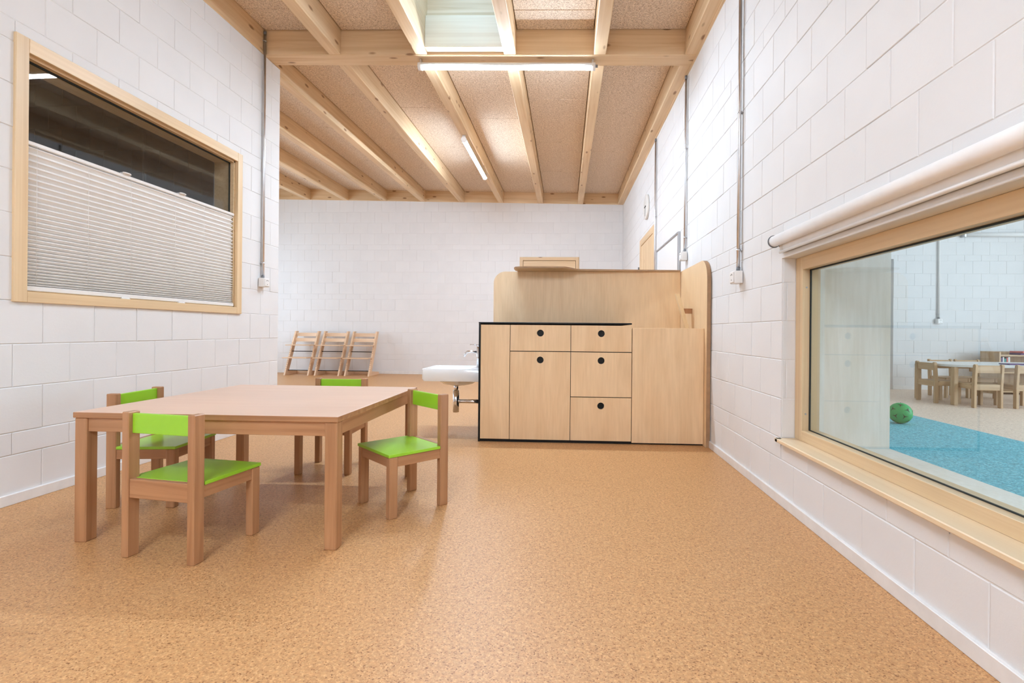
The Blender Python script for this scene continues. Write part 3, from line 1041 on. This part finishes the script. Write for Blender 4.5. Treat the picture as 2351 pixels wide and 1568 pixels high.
def basin():
    bm = bmesh.new()
    def ring(x0, x1, ya, yb, z, r, n=5):
        pts = []
        for (cx, cy, a0) in ((x1 - r, yb - r, 0), (x0 + r, yb - r, 90), (x0 + r, ya + r, 180), (x1 - r, ya + r, 270)):
            for i in range(n + 1):
                a = math.radians(a0 + 90 * i / n)
                pts.append(bm.verts.new((cx + r * math.cos(a), cy + r * math.sin(a), z)))
        return pts
    x1 = -0.0005
    rs = [ring(BX + 0.01, x1, -BYW + 0.005, BYW - 0.005, 0.432, 0.02),
          ring(BX, x1, -BYW, BYW, 0.45, 0.018), ring(BX, x1, -BYW, BYW, 0.525, 0.014), ring(BX + 0.004, x1 - 0.001, -BYW + 0.004, BYW - 0.004, 0.53, 0.012),
          ring(BX + 0.022, -0.10, -BYW + 0.022, BYW - 0.022, 0.529, 0.03), ring(BX + 0.03, -0.11, -BYW + 0.03, BYW - 0.03, 0.50, 0.04),
          ring(BX + 0.07, -0.13, -BYW + 0.07, BYW - 0.07, 0.43, 0.06), ring(BX + 0.15, -0.2, -BYW + 0.13, BYW - 0.13, 0.415, 0.05)]
    for a, b in zip(rs, rs[1:]):
        m = len(a)
        for i in range(m):
            f = bm.faces.new((a[i], a[(i + 1) % m], b[(i + 1) % m], b[i]))
            f.smooth = True
    bm.faces.new(rs[-1])
    # underside bowl
    us = [rs[0], ring(BX + 0.10, -0.07, -BYW + 0.06, BYW - 0.06, 0.428, 0.08), ring(BX + 0.13, -0.10, -BYW + 0.09, BYW - 0.09, 0.40, 0.08), ring(BX + 0.19, -0.16, -BYW + 0.14, BYW - 0.14, 0.383, 0.06)]
    for a, b in zip(us, us[1:]):
        m = len(a)
        for i in range(m):
            f = bm.faces.new((a[(i + 1) % m], a[i], b[i], b[(i + 1) % m]))
            f.smooth = True
    bm.faces.new(us[-1][::-1])
    mb = MB()
    mb.bm = bm
    return mb


basin().build('bowl', M['ceramic'], ws_).data.set_sharp_from_angle(angle=0.7)
tp = MB().tube([(-0.245, 0.0, 0.39), (-0.245, 0.0, 0.335)], 0.018, 18).tube([(-0.245, 0.0, 0.34), (-0.245, 0.0, 0.16)], 0.026, 20)
tp.tube([(-0.245, 0.0, 0.25), (-0.0005, 0.0, 0.25)], 0.017, 18).tube([(-0.02, 0.0, 0.25), (-0.002, 0.0, 0.25)], 0.03, 20)
tp.build('drain_trap', M['chrome'], ws_)
MB().tube([(-0.04, 0.07, 0.29), (-0.001, 0.07, 0.29)], 0.010, 12).build('stop_valve', M['chrome'], ws_)
fc = thing('faucet', 'chrome mixer faucet standing on the washbasin', 'faucet', (xa - 0.055, 3.99, 0.531))
MB().tube([(0, 0, 0), (0, 0, 0.175)], 0.022, 20).build('body', M['chrome'], fc)
MB().tube([(0, 0, 0.125), (-0.075, 0, 0.128), (-0.098, 0, 0.126), (-0.113, 0, 0.112), (-0.124, 0, 0.088)], 0.0095, 14).build('spout', M['chrome'], fc)
MB().tube([(0, 0, 0.175), (0, 0, 0.186)], 0.023, 20).tube([(0, 0, 0.182), (-0.078, 0, 0.186)], 0.004, 10).build('lever', M['chrome'], fc)
sd = thing('wall_tap', 'short chrome tap lever on the cabinet side above the faucet', 'tap', (xa - 0.001, 4.02, 0.735))
MB().box(-0.02, 0.0, -0.02, 0.02, 0, 0.08, bev=0.003).build('body', M['chrome'], sd)
MB().tube([(-0.01, 0, 0.065), (-0.036, 0, 0.067)], 0.004, 10).tube([(-0.033, 0, 0.067), (-0.037, 0, 0.067)], 0.006, 10).build('lever', M['chrome'], sd)

# ------------------------------------------------------------------ table and children's chairs
TBL = (1.045, 0.985, 0.503)
tb = thing('play_table', 'low square beech table with four legs', 'table', (-1.369, 2.283, 0), 0.0)
tw, td, th = TBL
MB().box(-tw / 2, tw / 2, -td / 2, td / 2, th - 0.022, th, bev=0.0025, seg=2).build('tabletop', [wood('laminate', 'X'), wood('beech', 'X')], tb)
for p in tb.children[0].data.polygons:
    p.material_index = 0 if abs(p.normal.z) > 0.6 else 1
lg = 0.048
lm = MB().box(-lg / 2, lg / 2, -lg / 2, lg / 2, 0, th - 0.0225, bev=0.003).mesh('leg', wood('beech', 'Z'))
for sx in (-1, 1):
    for sy in (-1, 1):
        place('leg', lm, tb, (sx * (tw / 2 - lg / 2 - 0.004), sy * (td / 2 - lg / 2 - 0.004), 0))
for sy in (-1, 1):
    MB().box(-tw / 2 + lg, tw / 2 - lg, -0.011, 0.011, th - 0.076, th - 0.0225, bev=0.001).build('apron', wood('beech', 'X'), tb, (0, sy * (td / 2 - 0.024), 0))
for sx in (-1, 1):
    MB().box(-0.011, 0.011, -td / 2 + lg, td / 2 - lg, th - 0.076, th - 0.0225, bev=0.001).build('apron', wood('beech', 'Y'), tb, (sx * (tw / 2 - 0.024), 0, 0))


def make_chair(name, label, w, d, hb, hs, frame, seat_m, back_m, round_top=False, loc=(0, 0, 0), rz=0.0, group=None):
    t = thing(name, label, 'chair', loc, rz, group)
    pw, pd = 0.030, 0.044
    bev = 0.010 if round_top else 0.003
    post = MB()
    if round_top:
        post.prism([(-pd / 2, 0), (pd / 2, 0), (pd / 2 + 0.0, hs - 0.03), (pd / 2 - 0.02, hb - 0.012), (pd / 2 - 0.032, hb), (-pd / 2 - 0.008, hb), (-pd / 2 - 0.016, hb - 0.012), (-pd / 2, hs - 0.03)], (-pw / 2, 0, 0), (0, 1, 0), (0, 0, 1), (1, 0, 0), pw, bev=0.003)
    else:
        post.box(-pw / 2, pw / 2, -pd / 2, pd / 2, 0, hb, bev=0.003)
    pm = post.mesh('leg', wood(frame, 'Z'))
    fm = MB().box(-0.016, 0.016, -0.02, 0.02, 0, hs - 0.0135, bev=0.003).mesh('leg', wood(frame, 'Z'))
    for s in (-1, 1):
        place('leg', pm, t, (s * (w / 2 - pw / 2), -d / 2 + pd / 2, 0))
        place('leg', fm, t, (s * (w / 2 - 0.016), d / 2 - 0.02, 0))
        MB().box(-0.009, 0.009, -d / 2 + pd, d / 2 - 0.04, hs - 0.058, hs - 0.0135, bev=0.001).build('side_rail', wood(frame, 'Y'), t, (s * (w / 2 - 0.013), 0, 0))
    MB().box(-w / 2 + 0.032, w / 2 - 0.032, -0.009, 0.009, hs - 0.058, hs - 0.0135, bev=0.001).build('front_rail', wood(frame, 'X'), t, (0, d / 2 - 0.013, 0))
    MB().box(-w / 2 + pw, w / 2 - pw, -0.011, 0.011, hs - 0.068, hs, bev=0.002).build('rear_rail', wood(frame, 'X'), t, (0, -d / 2 + 0.016, 0))
    MB().prism([(-w / 2 + pw + 0.001, -d / 2 + 0.0285), (w / 2 - pw - 0.001, -d / 2 + 0.0285), (w / 2 - pw - 0.001, -d / 2 + pd + 0.001), (w / 2 + 0.001, -d / 2 + pd + 0.001), (w / 2 + 0.001, d / 2 + 0.004), (-w / 2 - 0.001, d / 2 + 0.004), (-w / 2 - 0.001, -d / 2 + pd + 0.001), (-w / 2 + pw + 0.001, -d / 2 + pd + 0.001)], (0, 0, hs - 0.013), (1, 0, 0), (0, 1, 0), (0, 0, 1), 0.013, bev=0.0015, seg=1).build('seat', seat_m, t)
    br = MB()
    if round_top:
        br.box(-w / 2 + pw, w / 2 - pw, -0.024, -0.006, hb - 0.10, hb - 0.012, bev=0.003)
    else:
        br.box(-w / 2 + pw, w / 2 - pw, -0.008, 0.008, hb - 0.078, hb - 0.006, bev=0.0025, seg=2)
    br.build('backrest', back_m, t, (0, -d / 2 + pd / 2, 0))
    return t


GC = 'small beech chairs with green seats'
ch0 = make_chair('kids_chair', 'green-seated beech chair at the near side of the table, its back to us', 0.315, 0.302, 0.526, 0.284, 'beech', M['green'], M['green'], False, (-1.417, 1.812, 0), -0.155, GC)
for lab, loc, rz in (('green-seated beech chair pulled out at the right side of the table', (-0.770, 2.312, 0), 2.394),
                     ('green-seated beech chair between the table and the left wall', (-1.962, 2.307, 0), -1.453),
                     ('green-seated beech chair behind the table, mostly hidden by the tabletop', (-1.387, 2.872, 0), 3.2)):
    c = copy_tree(ch0)
    c.location, c.rotation_euler = loc, (0, 0, rz)
    c['label'] = lab

# ------------------------------------------------------------------ high chairs by the back wall


def make_high_chair(label, loc):
    t = thing('high_chair', label, 'chair', loc, 0, 'wooden step-seat high chairs by the back wall')
    hw, H, D = 0.23, 0.80, 0.49           # half width, height, runner depth; front at y=0, wall at +y
    lean = 0.36
    wd = wood('beech_light', 'Z')
    th_ = 0.027
    for s in (-1, 1):
        poly = [(0.0, 0.0), (0.075, 0.0)]
        # notched front edge: grooves that hold the plates
        poly = [(0.0, 0.0), (0.098, 0.0), (0.098 + lean, H), (0.012 + lean, H)]
        n = 14
        for i in range(n):
            f = 0.72 - 0.58 * i / (n - 1)
            poly += [(0.0 + lean * (f + 0.012), H * (f + 0.012)), (0.009 + lean * f, H * f), (0.0 + lean * (f - 0.012), H * (f - 0.012))]
        MB().prism(poly, (s * (hw - th_ / 2) - th_ / 2, 0, 0), (0, 1, 0), (0, 0, 1), (1, 0, 0), th_).build('side_post', wd, t)
        MB().prism([(0.03, 0.0), (D, 0.0), (D - 0.02, 0.045), (0.08, 0.085)], (s * (hw - th_ / 2) - th_ / 2 + 0.0, 0, 0.0), (0, 1, 0), (0, 0, 1), (1, 0, 0), th_ - 0.002).build('foot_runner', wood('beech_light', 'Y'), t)
    for zc in (0.735, 0.635):
        pts = []
        N = 12
        y_b = lean * (zc / H) + 0.03
        a = [(-hw + th_ + 2 * (hw - th_) * i / N, y_b + 0.03 * (1 - ((2 * i / N) - 1) ** 2)) for i in range(N + 1)]
        b = [(x, y + 0.011) for x, y in a][::-1]
        MB().prism(a + b, (0, 0, zc - 0.032), (1, 0, 0), (0, 1, 0), (0, 0, 1), 0.064).build('back_slat', wood('beech_light', 'X'), t)
    for nm, zc, dep in (('seat_plate', 0.535, 0.24), ('foot_plate', 0.31, 0.24)):
        y_b = lean * (zc / H) + 0.07
        MB().box(-hw + 0.004, hw - 0.004, y_b - dep - 0.03, y_b, zc, zc + 0.014, bev=0.003).build(nm, wood('beech_light', 'X'), t)
    for zc, dy in ((0.425, 0.05), (0.085, 0.06)):
        yb = lean * (zc / H) + dy
        MB().tube([(-hw + th_ * 0.5, yb, zc), (hw - th_ * 0.5, yb, zc)], 0.007, 10).build('steel_rod', M['black'], t)
    MB().box(-hw + th_, hw - th_, D - 0.09, D - 0.07, 0.0, 0.05).build('cross_rail', wood('beech_light', 'X'), t)
    return t


hc0 = make_high_chair('pale wooden high chair by the back wall, leftmost of three', (-4.833, 8.57, 0))
for lab, x in (('pale wooden high chair by the back wall, middle of three', -4.273), ('pale wooden high chair by the back wall, rightmost of three', -3.72)):
    c = copy_tree(hc0)
    c.location.x = x
    c['label'] = lab

# ------------------------------------------------------------------ side room
st = MB().box(1.75, 3.575, -2.0, 7.6, 0.0005, 0.004).build('floor_strip', M['blue'])
tag(st, 'speckled blue floor strip in the side room', 'floor strip')
MB().box(3.575, 3.585, -2.0, 7.6, 0.0005, 0.0042).build('joint_strip', M['paper'], st)

# ball
ball = thing('ball', 'green rubber ball with black triangles on the blue floor', 'ball', (3.13, 4.72, 0.0042))
br_ = 0.096
bm = bmesh.new()
bmesh.ops.create_icosphere(bm, subdivisions=4, radius=br_)
# seams between panels: press soft grooves along a dodecahedral pattern
ico = bmesh.new()
bmesh.ops.create_icosphere(ico, subdivisions=1, radius=1)
cents = [v.co.normalized() for v in ico.verts]
tris = [[v.co.normalized() for v in f.verts] for f in ico.faces]
tris_c = [f.calc_center_median().normalized() for f in ico.faces]
ico.free()
for v in bm.verts:
    d = v.co.normalized()
    ds = sorted((d - c).length for c in cents)
    if ds[1] - ds[0] < 0.05:
        v.co = d * (br_ - 0.0022)
for f in bm.faces:
    f.smooth = True
mb = MB()
mb.bm.free()
mb.bm = bm
q = Matrix.Rotation(0.5, 3, 'X') @ Matrix.Rotation(0.35, 3, 'Y')
rotb = q.to_euler()
mb.build('skin', M['rubber_green'], ball, (0, 0, br_), rotb)
for c, tri in zip(tris_c, tris):
    mb = MB()
    vs = []
    for k in range(3):
        a, b = tri[k], tri[(k + 1) % 3]
        p = (c * 0.50 + a * 0.50).normalized()
        m_ = (c * 0.84 + (a + b) * 0.08).normalized()
        vs += [p * (br_ + 0.0012), m_ * (br_ + 0.0022)]
    cc = mb.bm.verts.new(c * (br_ + 0.0028))
    vv = [mb.bm.verts.new(p) for p in vs]
    for k in range(6):
        mb.bm.faces.new((cc, vv[k], vv[(k + 1) % 6]))
    mb.build('triangle_mark', M['rubber_black'], ball, (0, 0, br_), rotb)

# round-ended table
rt = thing('round_table', 'white oval table with wooden legs in the side room', 'table', (5.42, 6.34, 0))
ell = [(0.86 * math.copysign(abs(math.cos(t)) ** 0.45, math.cos(t)), 0.42 * math.copysign(abs(math.sin(t)) ** 0.45, math.sin(t))) for t in [2 * math.pi * i / 48 for i in range(48)]]
MB().prism(ell, (0, 0, 0.455), (1, 0, 0), (0, 1, 0), (0, 0, 1), 0.026).build('tabletop', M['tabletop_white'], rt)
for x, y in ((-0.79, -0.29), (-0.79, 0.31), (0.79, -0.29), (0.79, 0.31)):
    MB().box(-0.025, 0.025, -0.03, 0.03, 0, 0.4545, bev=0.004).build('leg', wood('side_room', 'Z'), rt, (x, y, 0))
MB().box(-0.6, 0.6, -0.012, 0.012, 0.40, 0.4545).build('apron', wood('side_room', 'X'), rt, (0, -0.27, 0))
MB().box(-0.6, 0.6, -0.012, 0.012, 0.40, 0.4545).build('apron', wood('side_room', 'X'), rt, (0, 0.27, 0))
GS = 'plain wooden chairs around the white oval table'
sr0 = make_chair('wooden_chair', 'plain wooden chair at the left end of the white oval table', 0.32, 0.31, 0.50, 0.27, 'side_room', wood('side_room', 'X'), wood('side_room', 'X'), True, (4.66, 6.345, 0), -1.56, GS)
for lab, loc, rz in (('plain wooden chair with its back to us at the white oval table, middle one', (4.832, 5.975, 0), 0.0),
                     ('plain wooden chair cut off by the right edge, at the white oval table', (5.28, 5.95, 0), -0.04),
                     ('plain wooden chair behind the white oval table, left of two', (5.182, 6.87, 0), 3.18),
                     ('plain wooden chair behind the white oval table, right of two', (5.525, 6.87, 0), 3.1)):
    c = copy_tree(sr0)
    c.location, c.rotation_euler = loc, (0, 0, rz)
    c['label'] = lab
# magazines on the table
mz = MB().box(-0.16, 0.16, -0.11, 0.11, 0, 0.006, bev=0.001).build('magazine', M['paper'], None, (5.72, 6.28, 0.4815), (0, 0, 0.2))
tag(mz, 'open white magazine lying on the oval table', 'magazine')
mz = MB().box(-0.12, 0.12, -0.09, 0.09, 0, 0.012, bev=0.001).build('book', M['purple'], None, (5.42, 6.16, 0.4815), (0, 0, -0.15))
tag(mz, 'purple book lying on the oval table', 'book')
# low bookcase with books
bc = thing('bookcase', 'low grey-brown bookcase behind the oval table', 'shelf', (6.116, 7.2, 0))
gw = wood('side_room', 'Z')
MB().box(0, 0.02, 0, 0.32, 0, 0.60).build('side_panel', gw, bc)
MB().box(1.2, 1.22, 0, 0.32, 0, 0.60).build('side_panel', gw, bc)
MB().box(0.02, 1.2, 0.30, 0.32, 0, 0.60).build('back_panel', gw, bc)
for z in (0.03, 0.30, 0.54):
    MB().box(0.02, 1.2, 0, 0.30, z, z + 0.018).build('shelf_board', wood('side_room', 'X'), bc)
for i, (x, wd_, h_, mt, nm) in enumerate(((0.03, 0.03, 0.2, 'purple', 'purple'), (0.062, 0.02, 0.21, 'paper', 'white'), (0.084, 0.028, 0.19, 'teal', 'teal'), (0.114, 0.02, 0.2, 'red', 'red'), (0.136, 0.026, 0.21, 'paper', 'cream'))):
    b_ = MB().box(0, wd_, 0, 0.2, 0, h_, bev=0.002).build('book', M[mt], None, (6.116 + x, 7.22, 0.3185))
    tag(b_, '%s book standing in the low bookcase' % nm, 'book', 'books in the bookcase')
for i, (mt, nm, a) in enumerate((('red', 'salmon', 0.05), ('purple', 'dark purple', -0.1))):
    b_ = MB().box(-0.14, 0.14, -0.1, 0.1, 0, 0.025, bev=0.004).build('book', M[mt], None, (6.56, 7.3, 0.6005 if i else 0.6262), (0, 0, a))
    b_.location.z = 0.559 + (0.0265 if i == 0 else 0)
    tag(b_, '%s book lying on top of the low bookcase' % nm, 'book', 'books on the bookcase')
# roller blind on the side room wall
r2 = thing('roller_blind', 'rolled white blind high on the side room wall', 'blind', (6.40, SY - 0.05, 2.34))
MB().tube([(-0.42, 0, 0), (1.6, 0, 0)], 0.03, 16).build('fabric_roll', M['roller'], r2)
MB().box(-0.44, -0.42, -0.035, 0.048, -0.035, 0.035).build('bracket', M['alu'], r2)
